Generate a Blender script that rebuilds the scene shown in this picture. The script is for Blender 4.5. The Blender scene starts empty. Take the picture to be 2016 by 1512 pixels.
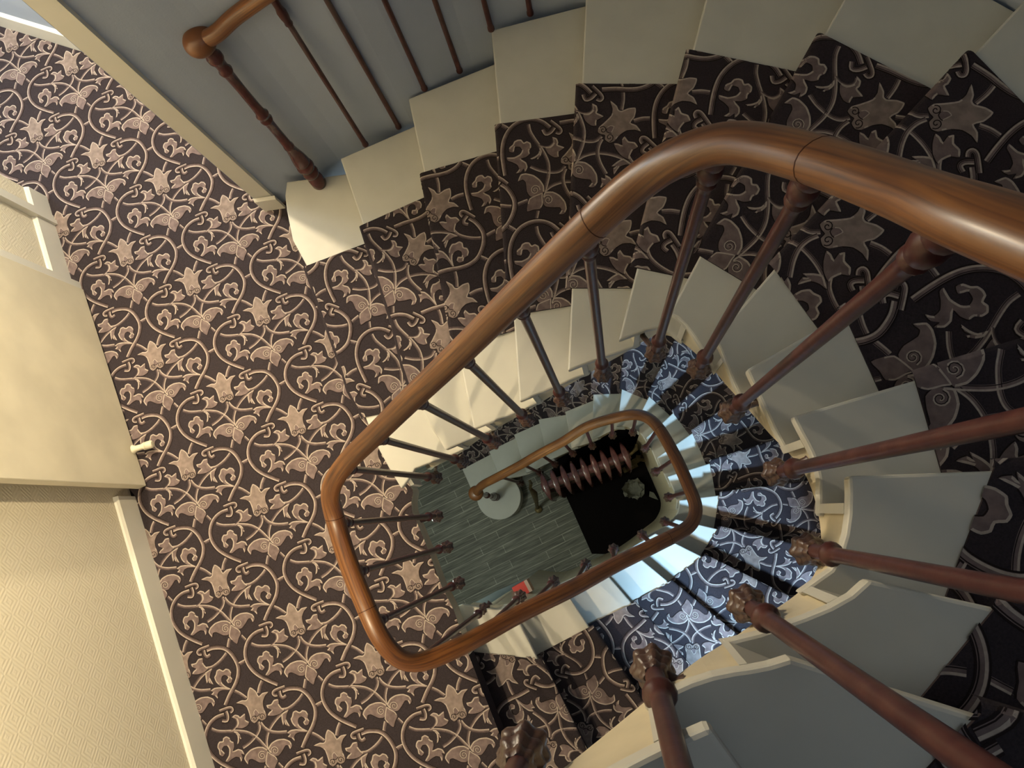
import bpy, bmesh, math, random
from mathutils import Vector, Matrix
from mathutils.geometry import tessellate_polygon
import numpy as np
random.seed(7)
S = bpy.context.scene
C = S.collection

# ------------------------------------------------------------------ levels (metres)
CAMZ = 6.135                    # camera height above the ground floor
ZL = 3.135                      # first floor landing
R = 0.165                       # riser
PI = math.pi

# ------------------------------------------------------------------ camera
F = 1514.0
RIGHT = Vector((0.9912164, 0.0209453, -0.1305803))
UP = Vector((0.0, 0.9873787, 0.1583771))
BACK = Vector((0.1322495, -0.1569860, 0.9787060))
cam_d = bpy.data.cameras.new('camera')
cam_d.sensor_width = 36.0
cam_d.lens = F * 36.0 / 2016.0
cam_d.clip_start = 0.02
cam = bpy.data.objects.new('camera', cam_d)
C.objects.link(cam)
m = Matrix((RIGHT, UP, BACK)).transposed().to_4x4()
m.translation = Vector((0, 0, CAMZ))
cam.matrix_world = m
S.camera = cam

def at(px, py, D):
    """a point of the photograph at depth D straight below the camera -> place in the house"""
    d = RIGHT * ((px - 1008) / F) - UP * ((py - 756) / F) - BACK
    return Vector((d.x, d.y, d.z)) * (D / -d.z) + Vector((0, 0, CAMZ))

def at2(p, D):
    v = at(p[0], p[1], D)
    return (v.x, v.y)

# ------------------------------------------------------------------ exposure, world and lights
S.view_settings.view_transform = 'Standard'
S.view_settings.look = 'None'
S.view_settings.gamma = 1
S.view_settings.exposure = 0.0
S.view_settings.use_curve_mapping = False
w = bpy.data.worlds.new('world'); S.world = w
w.use_nodes = True
bg = w.node_tree.nodes['Background']
bg.inputs[0].default_value = (0.68, 0.80, 0.92, 1)
bg.inputs[1].default_value = 0.085

def light(name, kind, loc, energy, color, size=0.1, target=None, **kw):
    l = bpy.data.lights.new(name, kind); l.energy = energy; l.color = color
    if kind == 'AREA':
        l.shape = 'RECTANGLE'; l.size = size; l.size_y = kw.get('size_y', size)
    else:
        l.shadow_soft_size = size
    if kind == 'SPOT':
        l.spot_size = kw['cone']; l.spot_blend = kw.get('blend', 0.3)
    o = bpy.data.objects.new(name, l); C.objects.link(o); o.location = loc
    if target is not None:
        o.rotation_euler = (Vector(target) - Vector(loc)).to_track_quat('-Z', 'Y').to_euler()
    return o
WARM = (1.0, 0.80, 0.50)
COOL = (0.50, 0.74, 1.0)
light('ceiling_downlight', 'SPOT', (-1.05, -1.0, ZL + 2.46), 130, WARM, 0.03, (-1.05, -1.0, 0), cone=1.64, blend=0.5)
light('landing_wall_downlight', 'SPOT', (-1.15, 1.05, ZL + 2.46), 170, WARM, 0.03, (-2.0, -0.35, ZL + 0.4), cone=1.15, blend=0.6)
light('corridor_ceiling_light', 'POINT', (-2.15, 1.62, ZL + 1.98), 165, (1.0, 0.82, 0.56), 0.04)
light('corridor_daylight', 'AREA', (-3.85, 1.9, ZL + 1.5), 60, COOL, 0.7, (-2.4, 1.6, ZL + 0.2), size_y=1.2)
light('stair_window_daylight', 'AREA', (1.62, -1.80, 4.85), 440, (0.40, 0.69, 1.0), 0.22, (0.25, 0.20, 1.9), size_y=0.22)
light('skylight', 'AREA', (0.5, 0.2, 7.9), 7, (0.80, 0.90, 0.96), 1.2, (0.0, 0.5, 3))
light('hall_fill_light', 'POINT', (-1.3, -0.35, 2.6), 32, (0.84, 0.97, 0.92), 0.1)  # added fill under the landing to lift the dim hall, no lamp known there

# ------------------------------------------------------------------ materials
def mat(name, col, rough=0.7, spec=0.3, noise=0.0, nscale=20.0, bump=0.0, bscale=60.0, coat=0.0, col2=None, detail=3.0):
    mt = bpy.data.materials.new(name); mt.use_nodes = True
    nt = mt.node_tree; b = nt.nodes['Principled BSDF']
    b.inputs['Roughness'].default_value = rough
    b.inputs['Specular IOR Level'].default_value = spec
    b.inputs['Coat Weight'].default_value = coat
    b.inputs['Base Color'].default_value = (*col, 1)
    tc = nt.nodes.new('ShaderNodeTexCoord')
    if noise > 0 or col2:
        n = nt.nodes.new('ShaderNodeTexNoise'); n.inputs['Scale'].default_value = nscale
        n.inputs['Detail'].default_value = detail
        nt.links.new(tc.outputs['Object'], n.inputs['Vector'])
        mx = nt.nodes.new('ShaderNodeMix'); mx.data_type = 'RGBA'
        c2 = col2 if col2 else tuple(c * (1 - noise) for c in col)
        mx.inputs[6].default_value = (*col, 1); mx.inputs[7].default_value = (*c2, 1)
        rr = nt.nodes.new('ShaderNodeMapRange')
        rr.inputs['From Min'].default_value = 0.35; rr.inputs['From Max'].default_value = 0.68
        nt.links.new(n.outputs['Fac'], rr.inputs['Value'])
        nt.links.new(rr.outputs['Result'], mx.inputs[0])
        nt.links.new(mx.outputs[2], b.inputs['Base Color'])
    if bump > 0:
        n2 = nt.nodes.new('ShaderNodeTexNoise'); n2.inputs['Scale'].default_value = bscale
        nt.links.new(tc.outputs['Object'], n2.inputs['Vector'])
        bp = nt.nodes.new('ShaderNodeBump'); bp.inputs['Strength'].default_value = bump
        bp.inputs['Distance'].default_value = 0.002
        nt.links.new(n2.outputs['Fac'], bp.inputs['Height'])
        nt.links.new(bp.outputs['Normal'], b.inputs['Normal'])
    return mt

M = {}
M['carpet'] = mat('carpet_dark', (0.040, 0.032, 0.036), 0.95, 0.05, 0.25, 300, 0.5, 500)
M['carpet_outline'] = mat('carpet_outline', (0.022, 0.016, 0.016), 0.95, 0.05)
M['carpet_mauve'] = mat('carpet_mauve', (0.190, 0.143, 0.138), 0.95, 0.05, 0.35, 45, 0.3, 500)
M['carpet_tan'] = mat('carpet_tan', (0.255, 0.200, 0.178), 0.95, 0.05, 0.30, 45, 0.3, 500)
M['carpet_cream'] = mat('carpet_cream', (0.42, 0.355, 0.305), 0.95, 0.05, 0.2, 120, 0.3, 500)
M['tread'] = mat('grey_cream_paint', (0.56, 0.55, 0.49), 0.5, 0.35, 0.07, 9, 0.35, 16)
M['string'] = mat('cream_gloss_paint', (0.66, 0.58, 0.41), 0.38, 0.45, 0.12, 14, 0.25, 40)
M['wall'] = mat('wall_paint_cool_light_tint', (0.38, 0.44, 0.55), 0.8, 0.15, 0.06, 3, 0.15, 150)  # neutral paint tinted blue to stand in for cool light from above
M['white'] = mat('white_woodwork', (0.72, 0.70, 0.62), 0.4, 0.4, 0.04, 6)
M['door'] = mat('cream_door_paint', (0.72, 0.66, 0.50), 0.45, 0.4, 0.14, 5)
M['maroon'] = mat('maroon_gloss', (0.052, 0.013, 0.013), 0.33, 0.35, 0.0, 35, 0.12, 60, 0.05, (0.080, 0.026, 0.022))
M['bracket'] = mat('painted_iron_bracket', (0.085, 0.045, 0.030), 0.38, 0.5, 0, 70, 0.6, 120, 0.15, (0.055, 0.026, 0.024))
M['newel'] = mat('newel_gloss', (0.065, 0.014, 0.016), 0.25, 0.4, 0, 40, 0.2, 60, 0.12, (0.09, 0.025, 0.022))
M['mat'] = mat('black_coir', (0.010, 0.008, 0.008), 0.98, 0.03, 0.3, 200)
M['radiator'] = mat('maroon_cast_iron', (0.15, 0.055, 0.052), 0.25, 0.6, 0.4, 30, 0.4, 80, 0.4)
M['brass'] = mat('dull_brass', (0.20, 0.15, 0.07), 0.5, 0.5, 0.5, 40)
M['brass'].node_tree.nodes['Principled BSDF'].inputs['Metallic'].default_value = 0.8
M['paper'] = mat('grey_paper', (0.24, 0.23, 0.18), 0.8, 0.2, 0.2, 30)
M['bluepaper'] = mat('pale_blue_paper', (0.50, 0.60, 0.60), 0.45, 0.4, 0.1, 12)
M['red'] = mat('red_card', (0.50, 0.035, 0.02), 0.45, 0.4)
M['beige'] = mat('beige_card', (0.42, 0.27, 0.20), 0.6, 0.3)
M['black'] = mat('black_gap', (0.012, 0.010, 0.009), 0.9, 0.1)
M['joint'] = mat('dark_joint', (0.05, 0.015, 0.006), 0.7, 0.2)

def wood_mat():
    mt = bpy.data.materials.new('varnished_wood'); mt.use_nodes = True
    nt = mt.node_tree; b = nt.nodes['Principled BSDF']
    b.inputs['Roughness'].default_value = 0.40
    b.inputs['Coat Weight'].default_value = 0.15
    b.inputs['Coat Roughness'].default_value = 0.25
    uv = nt.nodes.new('ShaderNodeTexCoord')
    mp = nt.nodes.new('ShaderNodeMapping'); mp.inputs['Scale'].default_value = (5.0, 190.0, 1.0)
    nt.links.new(uv.outputs['UV'], mp.inputs['Vector'])
    n = nt.nodes.new('ShaderNodeTexNoise'); n.inputs['Scale'].default_value = 1.0; n.inputs['Detail'].default_value = 5
    n.inputs['Distortion'].default_value = 0.4
    nt.links.new(mp.outputs[0], n.inputs['Vector'])
    cr = nt.nodes.new('ShaderNodeValToRGB')
    e = cr.color_ramp.elements
    e[0].position = 0.30; e[0].color = (0.055, 0.017, 0.005, 1)
    e[1].position = 0.62; e[1].color = (0.235, 0.092, 0.020, 1)
    k = e.new(0.46); k.color = (0.150, 0.052, 0.011, 1)
    nt.links.new(n.outputs['Fac'], cr.inputs['Fac'])
    n2 = nt.nodes.new('ShaderNodeTexNoise'); n2.inputs['Scale'].default_value = 9
    nt.links.new(uv.outputs['Object'], n2.inputs['Vector'])
    mr = nt.nodes.new('ShaderNodeMapRange')
    mr.inputs['From Min'].default_value = 0.3; mr.inputs['From Max'].default_value = 0.7
    mr.inputs['To Min'].default_value = 0.0; mr.inputs['To Max'].default_value = 0.55
    nt.links.new(n2.outputs['Fac'], mr.inputs['Value'])
    mx = nt.nodes.new('ShaderNodeMix'); mx.data_type = 'RGBA'
    mx.inputs[7].default_value = (0.100, 0.032, 0.008, 1)
    nt.links.new(cr.outputs['Color'], mx.inputs[6]); nt.links.new(mr.outputs[0], mx.inputs[0])
    nt.links.new(mx.outputs[2], b.inputs['Base Color'])
    return mt
M['wood'] = wood_mat()

UX = Vector((0.921, -0.390, 0)); VY = Vector((0.390, 0.921, 0))   # the house's own two directions

def planks_mat():
    mt = bpy.data.materials.new('grey_wood_planks'); mt.use_nodes = True
    nt = mt.node_tree; b = nt.nodes['Principled BSDF']; b.inputs['Roughness'].default_value = 0.6
    tc = nt.nodes.new('ShaderNodeTexCoord')
    mp = nt.nodes.new('ShaderNodeMapping'); mp.inputs['Rotation'].default_value = (0, 0, math.radians(-27))
    nt.links.new(tc.outputs['Object'], mp.inputs['Vector'])
    br = nt.nodes.new('ShaderNodeTexBrick')
    br.inputs['Scale'].default_value = 1.0
    br.inputs['Brick Width'].default_value = 0.46; br.inputs['Row Height'].default_value = 0.062
    br.inputs['Mortar Size'].default_value = 0.0028; br.inputs['Mortar Smooth'].default_value = 0.3
    br.offset = 0.37; br.inputs['Bias'].default_value = 0.0
    br.inputs['Color1'].default_value = (0.135, 0.135, 0.105, 1)
    br.inputs['Color2'].default_value = (0.190, 0.190, 0.150, 1)
    br.inputs['Mortar'].default_value = (0.38, 0.37, 0.30, 1)
    nt.links.new(mp.outputs[0], br.inputs['Vector'])
    mp2 = nt.nodes.new('ShaderNodeMapping'); mp2.inputs['Scale'].default_value = (6, 90, 1)
    nt.links.new(mp.outputs[0], mp2.inputs['Vector'])
    n = nt.nodes.new('ShaderNodeTexNoise'); n.inputs['Scale'].default_value = 1.0; n.inputs['Detail'].default_value = 4
    nt.links.new(mp2.outputs[0], n.inputs['Vector'])
    mr = nt.nodes.new('ShaderNodeMapRange')
    mr.inputs['From Min'].default_value = 0.35; mr.inputs['From Max'].default_value = 0.7
    mr.inputs['To Min'].default_value = 0.55; mr.inputs['To Max'].default_value = 1.35
    nt.links.new(n.outputs['Fac'], mr.inputs['Value'])
    mx = nt.nodes.new('ShaderNodeMix'); mx.data_type = 'RGBA'; mx.blend_type = 'MULTIPLY'; mx.inputs[0].default_value = 1
    nt.links.new(br.outputs['Color'], mx.inputs[6]); nt.links.new(mr.outputs[0], mx.inputs[7])
    nt.links.new(mx.outputs[2], b.inputs['Base Color'])
    return mt
M['planks'] = planks_mat()

def anaglypta_mat():
    """cream wallpaper embossed with concentric diamonds"""
    mt = bpy.data.materials.new('embossed_diamond_wallpaper'); mt.use_nodes = True
    nt = mt.node_tree; b = nt.nodes['Principled BSDF']; b.inputs['Roughness'].default_value = 0.6
    b.inputs['Base Color'].default_value = (0.74, 0.68, 0.53, 1)
    N = lambda op, a=None, c=None: _math(nt, op, a, c)
    tc = nt.nodes.new('ShaderNodeTexCoord'); sp = nt.nodes.new('ShaderNodeSeparateXYZ')
    nt.links.new(tc.outputs['Object'], sp.inputs[0])
    # along the wall (direction p of the house) and up
    along = N('ADD', N('MULTIPLY', sp.outputs['X'], 0.39), N('MULTIPLY', sp.outputs['Y'], -0.921))
    cell = 0.085
    def tri(v):
        f = N('FRACT', N('MULTIPLY', v, 1 / cell)); return N('ABSOLUTE', N('SUBTRACT', f, 0.5))
    d = N('ADD', tri(along), tri(sp.outputs['Z']))
    s = N('SINE', N('MULTIPLY', d, 2 * PI * 5.0))
    bp = nt.nodes.new('ShaderNodeBump'); bp.inputs['Strength'].default_value = 0.22; bp.inputs['Distance'].default_value = 0.0010
    nt.links.new(s, bp.inputs['Height']); nt.links.new(bp.outputs['Normal'], b.inputs['Normal'])
    return mt
def _math(nt, op, a, c):
    n = nt.nodes.new('ShaderNodeMath'); n.operation = op
    for i, v in enumerate((a, c)):
        if v is None: continue
        if isinstance(v, (int, float)): n.inputs[i].default_value = v
        else: nt.links.new(v, n.inputs[i])
    return n.outputs[0]
M['anaglypta'] = anaglypta_mat()

# ------------------------------------------------------------------ mesh helpers
class MB:
    def __init__(s): s.v = []; s.f = []; s.mi = []; s.uv = {}
    def poly(s, pts, mi=0):
        n = len(s.v); s.v += [tuple(p) for p in pts]; s.f.append(tuple(range(n, n + len(pts)))); s.mi.append(mi)
    def ngon(s, pts, mi=0, flip=False):
        """any simple polygon, triangulated, facing up (or down)"""
        P = [Vector(p) for p in pts]
        for t in tessellate_polygon([P]):
            a, b, c = (P[i] for i in t)
            if ((b - a).cross(c - a).z < 0) != flip: a, c = c, a
            s.poly((a, b, c), mi)
    def prism(s, pts, z0, z1, mi=0, top=True, bottom=True, side=True):
        P = [(p[0], p[1]) for p in pts]
        area = sum(P[i - 1][0] * P[i][1] - P[i][0] * P[i - 1][1] for i in range(len(P)))
        if area < 0: P.reverse()
        if top: s.ngon([(x, y, z1) for x, y in P], mi)
        if bottom: s.ngon([(x, y, z0) for x, y in P], mi, True)
        if side:
            for i in range(len(P)):
                a, b = P[i - 1], P[i]
                s.poly(((*a, z0), (*b, z0), (*b, z1), (*a, z1)), mi)
    def box(s, c, x, y, z, mi=0):
        """c centre; x, y, z half vectors"""
        c, x, y, z = map(Vector, (c, x, y, z))
        q = lambda a, b, d: c + x * a + y * b + z * d
        for fc in (((-1,-1,-1),(-1,1,-1),(1,1,-1),(1,-1,-1)), ((-1,-1,1),(1,-1,1),(1,1,1),(-1,1,1)),
                   ((-1,-1,-1),(1,-1,-1),(1,-1,1),(-1,-1,1)), ((1,-1,-1),(1,1,-1),(1,1,1),(1,-1,1)),
                   ((1,1,-1),(-1,1,-1),(-1,1,1),(1,1,1)), ((-1,1,-1),(-1,-1,-1),(-1,-1,1),(-1,1,1))):
            s.poly([q(*k) for k in fc], mi)
    def rings(s, rings, mi=0, cap=True, closed=True):
        n0 = len(s.v); n = len(rings[0])
        for r in rings: s.v += [tuple(p) for p in r]
        for i in range(len(rings) - 1):
            for j in range(n if closed else n - 1):
                a = n0 + i * n + j; b = n0 + i * n + (j + 1) % n
                s.f.append((a, b, b + n, a + n)); s.mi.append(mi)
        if cap:
            s.f.append(tuple(reversed(range(n0, n0 + n)))); s.mi.append(mi)
            k = n0 + (len(rings) - 1) * n
            s.f.append(tuple(range(k, k + n))); s.mi.append(mi)
    def lathe(s, base, axis, prof, n=14, mi=0, lobes=0, amp=0.0):
        axis = Vector(axis).normalized()
        t = Vector((1, 0, 0)) if abs(axis.x) < 0.9 else Vector((0, 1, 0))
        a = axis.cross(t).normalized(); b = axis.cross(a)
        base = Vector(base); rs = []
        for r, h in prof:
            rs.append([base + axis * h + (a * math.cos(q) + b * math.sin(q)) * max(r, 1e-4) * (1 + (amp * math.cos(lobes * q) if lobes else 0))
                       for q in (2 * PI * k / n for k in range(n))])
        s.rings(rs, mi)
    def tube(s, path, rad, n=10, mi=0):
        path = [Vector(p) for p in path]; rs = []
        up = Vector((0.13, 0.21, 1)).normalized()
        for i, p in enumerate(path):
            d = (path[min(i + 1, len(path) - 1)] - path[max(i - 1, 0)]).normalized()
            a = d.cross(up)
            if a.length < 1e-3: a = d.cross(Vector((1, 0, 0)))
            a.normalize(); b = d.cross(a)
            r = rad[i] if isinstance(rad, (list, tuple)) else rad
            rs.append([p + (a * math.cos(q) + b * math.sin(q)) * r for q in (2 * PI * k / n for k in range(n))])
        s.rings(rs, mi)
    def build(s, name, mats, parent=None, smooth=False, kind=None, label=None):
        me = bpy.data.meshes.new(name)
        me.from_pydata(s.v, [], s.f)
        for mm in (mats if isinstance(mats, (list, tuple)) else [mats]): me.materials.append(mm)
        me.polygons.foreach_set('material_index', s.mi)
        if smooth: me.polygons.foreach_set('use_smooth', [True] * len(s.f))
        me.update()
        if smooth:
            me.set_sharp_from_angle(angle=math.radians(42))
        o = bpy.data.objects.new(name, me); C.objects.link(o)
        if parent: o.parent = parent
        if kind: o['kind'] = kind
        if label: o['label'] = label
        return o

def thing(name, label, cat, group=None, loc=None):
    o = bpy.data.objects.new(name, None); C.objects.link(o)
    o.empty_display_size = 0.1
    o['label'] = label; o['category'] = cat
    if group: o['group'] = group
    return o
def tag(o, label, cat, group=None):
    o['label'] = label; o['category'] = cat
    if group: o['group'] = group
    return o

def cr_point(P, i, t):
    g = lambda k: np.array(P[max(0, min(len(P) - 1, k))], float)
    p0, p1, p2, p3 = g(i - 1), g(i), g(i + 1), g(i + 2)
    return 0.5 * ((2 * p1) + (-p0 + p2) * t + (2 * p0 - 5 * p1 + 4 * p2 - p3) * t * t + (-p0 + 3 * p1 - 3 * p2 + p3) * t ** 3)
def cr_path(P, n=6):
    out = []
    for i in range(len(P) - 1):
        for k in range(n): out.append(cr_point(P, i, k / n))
    out.append(np.array(P[-1], float)); return out

def soften(o, width=0.005, seg=2):
    """weld the mesh and round its edges a little"""
    bm = bmesh.new(); bm.from_mesh(o.data)
    bmesh.ops.remove_doubles(bm, verts=bm.verts, dist=0.0004)
    bmesh.ops.dissolve_limit(bm, angle_limit=0.02, verts=bm.verts, edges=bm.edges)
    bm.to_mesh(o.data); bm.free()
    md = o.modifiers.new('rounded_edges', 'BEVEL'); md.width = width; md.segments = seg; md.limit_method = 'ANGLE'; md.angle_limit = math.radians(50)
    md.use_clamp_overlap = True
    return o

# ------------------------------------------------------------------ carpet pattern (one repeat, traced motifs)
# motif coordinates are read in a close view of the landing carpet and turned into repeats of the pattern
LA = np.array([0.3255, -0.1378]); LP = np.array([-0.1378, -0.3255])    # the two sides of one repeat on the landing
TIP = np.array(at2((340 + 700 * .12897, 720 + 105 * .12897), 3.0))
LINV = np.linalg.inv(np.array([LA, LP]).T)
def lz(x, y):
    q = np.array(at2((340 + x * .12897, 720 + y * .12897), 3.0)) - TIP
    return LINV @ q
K = 1 / 1230.0
tile = []        # (np array of 2D points convex, material index, layer)
def ribbon(path, w, mi, layer, off=0.0):
    P = np.array(path); n = len(P)
    d = np.zeros_like(P); d[1:-1] = P[2:] - P[:-2]; d[0] = P[1] - P[0]; d[-1] = P[-1] - P[-2]
    d /= np.linalg.norm(d, axis=1)[:, None] + 1e-12
    nn = np.stack([-d[:, 1], d[:, 0]], 1)
    w = np.broadcast_to(np.array(w, float), (n,)) if np.ndim(w) else np.full(n, w)
    a = P + nn * (off + w / 2)[:, None]; b = P + nn * (off - w / 2)[:, None]
    for i in range(n - 1):
        tile.append((np.array([a[i], b[i], b[i + 1], a[i + 1]]), mi, layer))
def stroke(pts, width, layer=1, side=1, outline=False, n=4, w_end=None, body=1):
    layer += len(tile) * 0.0002
    path = [lz(*p) for p in cr_path(pts, n)]
    m_ = len(path)
    W = np.full(m_, width * K)
    if w_end is not None: W = np.linspace(width * K, w_end * K, m_)
    if outline: ribbon(path, W * 1.0 + 22 * K, 0, layer - 0.5)
    ribbon(path, W, body, layer)
    ribbon(path, W * 0.30, 2, layer + 0.3, W * 0.30 * side)
    ribbon(path, W * 0.14, 0, layer + 0.3, W * -0.34 * side)
def shape(pts, body=1, layer=2, light_dir=(-0.6, -0.8), rim=16, n=3):
    layer += len(tile) * 0.0002
    P = [np.array(p, float) for p in pts]; P2 = []
    for i in range(len(P)):
        for k in range(n): 
            g = lambda j: P[j % len(P)]
            t = k / n; p0, p1, p2, p3 = g(i - 1), g(i), g(i + 1), g(i + 2)
            c = 0.5 * ((2 * p1) + (-p0 + p2) * t + (2 * p0 - 5 * p1 + 4 * p2 - p3) * t * t + (-p0 + 3 * p1 - 3 * p2 + p3) * t ** 3)
            P2.append(p1 + (p2 - p1) * t if False else 0.6 * c + 0.4 * (p1 + (p2 - p1) * t))
    area = sum(P2[i - 1][0] * P2[i][1] - P2[i][0] * P2[i - 1][1] for i in range(len(P2)))
    if area < 0: P2.reverse()
    L2 = [lz(*p) for p in P2]
    V3 = [Vector((p[0], p[1], 0)) for p in L2]
    for t in tessellate_polygon([V3]):
        tile.append((np.array([L2[i] for i in t]), body, layer))
    N_ = len(P2); PP = np.array(P2)
    dd = np.roll(PP, -1, 0) - PP; dd /= np.linalg.norm(dd, axis=1)[:, None] + 1e-9
    out = np.stack([dd[:, 1], -dd[:, 0]], 1)                       # per segment
    vo = out + np.roll(out, 1, 0); vo /= np.linalg.norm(vo, axis=1)[:, None] + 1e-9     # per corner
    for i in range(N_):
        k = (i + 1) % N_; lit = out[i] @ np.array(light_dir)
        if lit > -0.2:
            q = [PP[i], PP[k], PP[k] - vo[k] * rim, PP[i] - vo[i] * rim]
            tile.append((np.array([lz(*x) for x in q]), 2, layer + 0.3 + (i % 2) * 0.01))
        elif lit < -0.35:
            q = [PP[i] + vo[i] * 9, PP[k] + vo[k] * 9, PP[k], PP[i]]; tile.append((np.array([lz(*x) for x in q]), 0, layer - 0.4 - (i % 2) * 0.01))
def spiral(cx, cy, r, turns=1.35, start=0.0, cw=1, mi=0, layer=3, w=9):
    pts = []
    for k in range(17):
        t = k / 16; q = start + cw * t * turns * 2 * PI; rr = r * (1 - 0.85 * t)
        pts.append(lz(cx + rr * math.cos(q), cy + rr * math.sin(q)))
    ribbon(pts, w * K, mi, layer)
# vines underneath
stroke([(160,680),(240,705),(340,705),(450,695),(560,690),(680,705),(790,760),(870,830),(950,915)], 40, 1.2, -1)
stroke([(20,575),(60,612),(100,650)], 34, 1, -1)
stroke([(820,550),(835,620),(820,680),(775,750),(690,840),(600,905)], 38, 1, -1)
stroke([(850,560),(900,620),(980,665),(1090,677),(1220,662)], 42, 1.4, -1)
stroke([(1560,655),(1650,690),(1745,750)], 40, 1.2, -1)
stroke([(485,155),(570,200),(650,255)], 1, 1, -1)
stroke([(1140,372),(1230,355),(1320,295),(1400,215),(1450,145)], 40, 1.2, -1)
stroke([(1150,425),(1070,505),(1000,600),(955,690),(932,800),(938,890)], 38, 1, -1)
stroke([(925,1130),(912,1190),(900,1260)], 42, 1, 1)
stroke([(305,1180),(270,1260),(252,1350)], 46, 1, 1)
stroke([(1095,1070),(1130,1110),(1175,1150)], 1, 1, -1)
stroke([(1625,295),(1680,262),(1740,232)], 46, 1.5, -1)
# the S-shaped bands
stroke([(1160,125),(1260,88),(1400,85),(1500,140),(1580,240),(1622,345),(1615,470),(1570,590),(1500,715),(1437,860)], 50, 2.2, 1, True)
stroke([(335,480),(230,522),(140,602),(85,710),(70,830),(100,940),(170,1040),(270,1115),(400,1175),(525,1220)], 46, 2.2, 1, True)
# the knots
stroke([(272,437),(340,408),(405,385),(445,388),(455,420),(425,447)], 36, 2.8, -1, True, 3)
stroke([(365,435),(388,500),(375,560),(310,562)], 42, 2.6, -1, True, 3)
stroke([(1195,62),(1120,92),(1050,125),(1028,160),(1050,185),(1088,180)], 38, 2.8, 1, True, 3)
stroke([(1118,125),(1135,190),(1170,213),(1212,180)], 42, 2.6, -1, True, 3)
# small stems and leaves
stroke([(440,692),(495,645),(522,585),(505,530),(462,515)], 22, 1.6, 1)
shape([(445,515),(490,475),(540,483),(560,503),(595,475),(632,452),(637,535),(688,563),(660,612),(590,648),(500,648),(530,590),(515,530)], 1, 1.7)
shape([(470,700),(520,700),(560,740),(575,800),(548,775),(550,820),(520,868),(528,800),(520,745)], 1, 1.5)
shape([(245,880),(270,843),(315,835),(322,795),(365,768),(410,785),(430,825),(468,842),(475,900),(458,962),(530,927),(590,940),(622,998),(575,985),(595,1040),(575,1095),(555,1040),(500,1030),(440,1065),(392,1105),(355,1098),(400,1020),(407,940),(380,895),(330,900),(300,950),(325,975),(345,1000),(310,1038),(270,1012),(262,960),(240,925)], 1, 1.8)
shape([(1222,678),(1275,635),(1350,620),(1440,622),(1512,628),(1500,650),(1400,655),(1345,680),(1322,722),(1332,782),(1290,742),(1232,728),(1262,692)], 1, 1.6)
shape([(1500,628),(1440,602),(1392,565),(1375,515),(1388,468),(1430,447),(1482,480),(1452,522),(1480,560),(1520,548),(1538,500),(1512,465),(1520,415),(1490,372),(1440,362),(1400,392),(1350,372),(1308,395),(1295,450),(1275,490),(1300,550),(1355,600),(1420,625)], 1, 1.8)
shape([(935,325),(1000,307),(1040,250),(1102,238),(1108,300),(1150,350),(1185,375),(1120,430),(1040,457),(955,462),(972,420),(1010,385),(955,365)], 1, 1.7)
shape([(1150,425),(1245,368),(1218,430),(1212,500),(1262,587),(1200,570),(1190,530),(1170,578),(1148,500)], 1, 1.5)
# the tulip
shape([(700,103),(672,170),(665,250),(640,275),(590,277),(508,320),(600,330),(660,370),(697,470),(718,540),(760,572),(800,545),(826,512),(870,532),(920,502),(932,450),(893,360),(884,280),(915,200),(962,147),(880,165),(826,212),(790,150),(740,113)], 3, 2.0, rim=14)
shape([(785,385),(755,420),(760,460),(800,478),(835,440)], 1, 2.4, rim=8)
spiral(765,512,42,1.3,2.6,1,0,3); spiral(872,478,46,1.3,0.4,-1,0,3)
# the winged leaf
shape([(945,915),(880,880),(800,885),(710,922),(640,992),(618,1055),(670,1122),(682,1062),(730,1047),(830,1087),(900,1082),(942,1030),(945,960)], 1, 2.0)
shape([(952,905),(1000,822),(1080,772),(1180,755),(1262,782),(1292,840),(1266,888),(1240,842),(1200,842),(1150,922),(1100,982),(1040,988),(990,955)], 1, 2.1)
shape([(945,935),(925,1020),(918,1100),(960,1150),(1032,1202),(1058,1120),(1090,1055),(1062,1000),(990,962)], 1, 2.2, rim=12)
spiral(868,995,60,1.6,-1.0,-1,2,3,10); spiral(868,995,50,1.5,-1.0,-1,0,3.1,6)
spiral(1052,918,60,1.5,2.6,1,2,3,10); spiral(1052,918,50,1.4,2.6,1,0,3.1,6)

T_MIN = np.array([f[0].min(0) for f in tile]); T_MAX = np.array([f[0].max(0) for f in tile])
SUBMAT = {0: 1, 1: 2, 2: 4, 3: 3}
CARPET_MATS = [M['carpet'], M['carpet_outline'], M['carpet_mauve'], M['carpet_tan'], M['carpet_cream']]

def clip(poly, tri):
    out = poly
    for i in range(3):
        a = tri[i]; b = tri[(i + 1) % 3]; e = (b[0] - a[0], b[1] - a[1])
        inp = out; out = []
        if not inp: return out
        dd = [e[0] * (p[1] - a[1]) - e[1] * (p[0] - a[0]) for p in inp]
        if min(dd) >= 0: out = inp; continue
        for k in range(len(inp)):
            p, q = inp[k - 1], inp[k]; dp, dq = dd[k - 1], dd[k]
            if (dp >= 0) != (dq >= 0):
                t = dp / (dp - dq); out.append((p[0] + (q[0] - p[0]) * t, p[1] + (q[1] - p[1]) * t))
            if dq >= 0: out.append(q)
    return out

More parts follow.
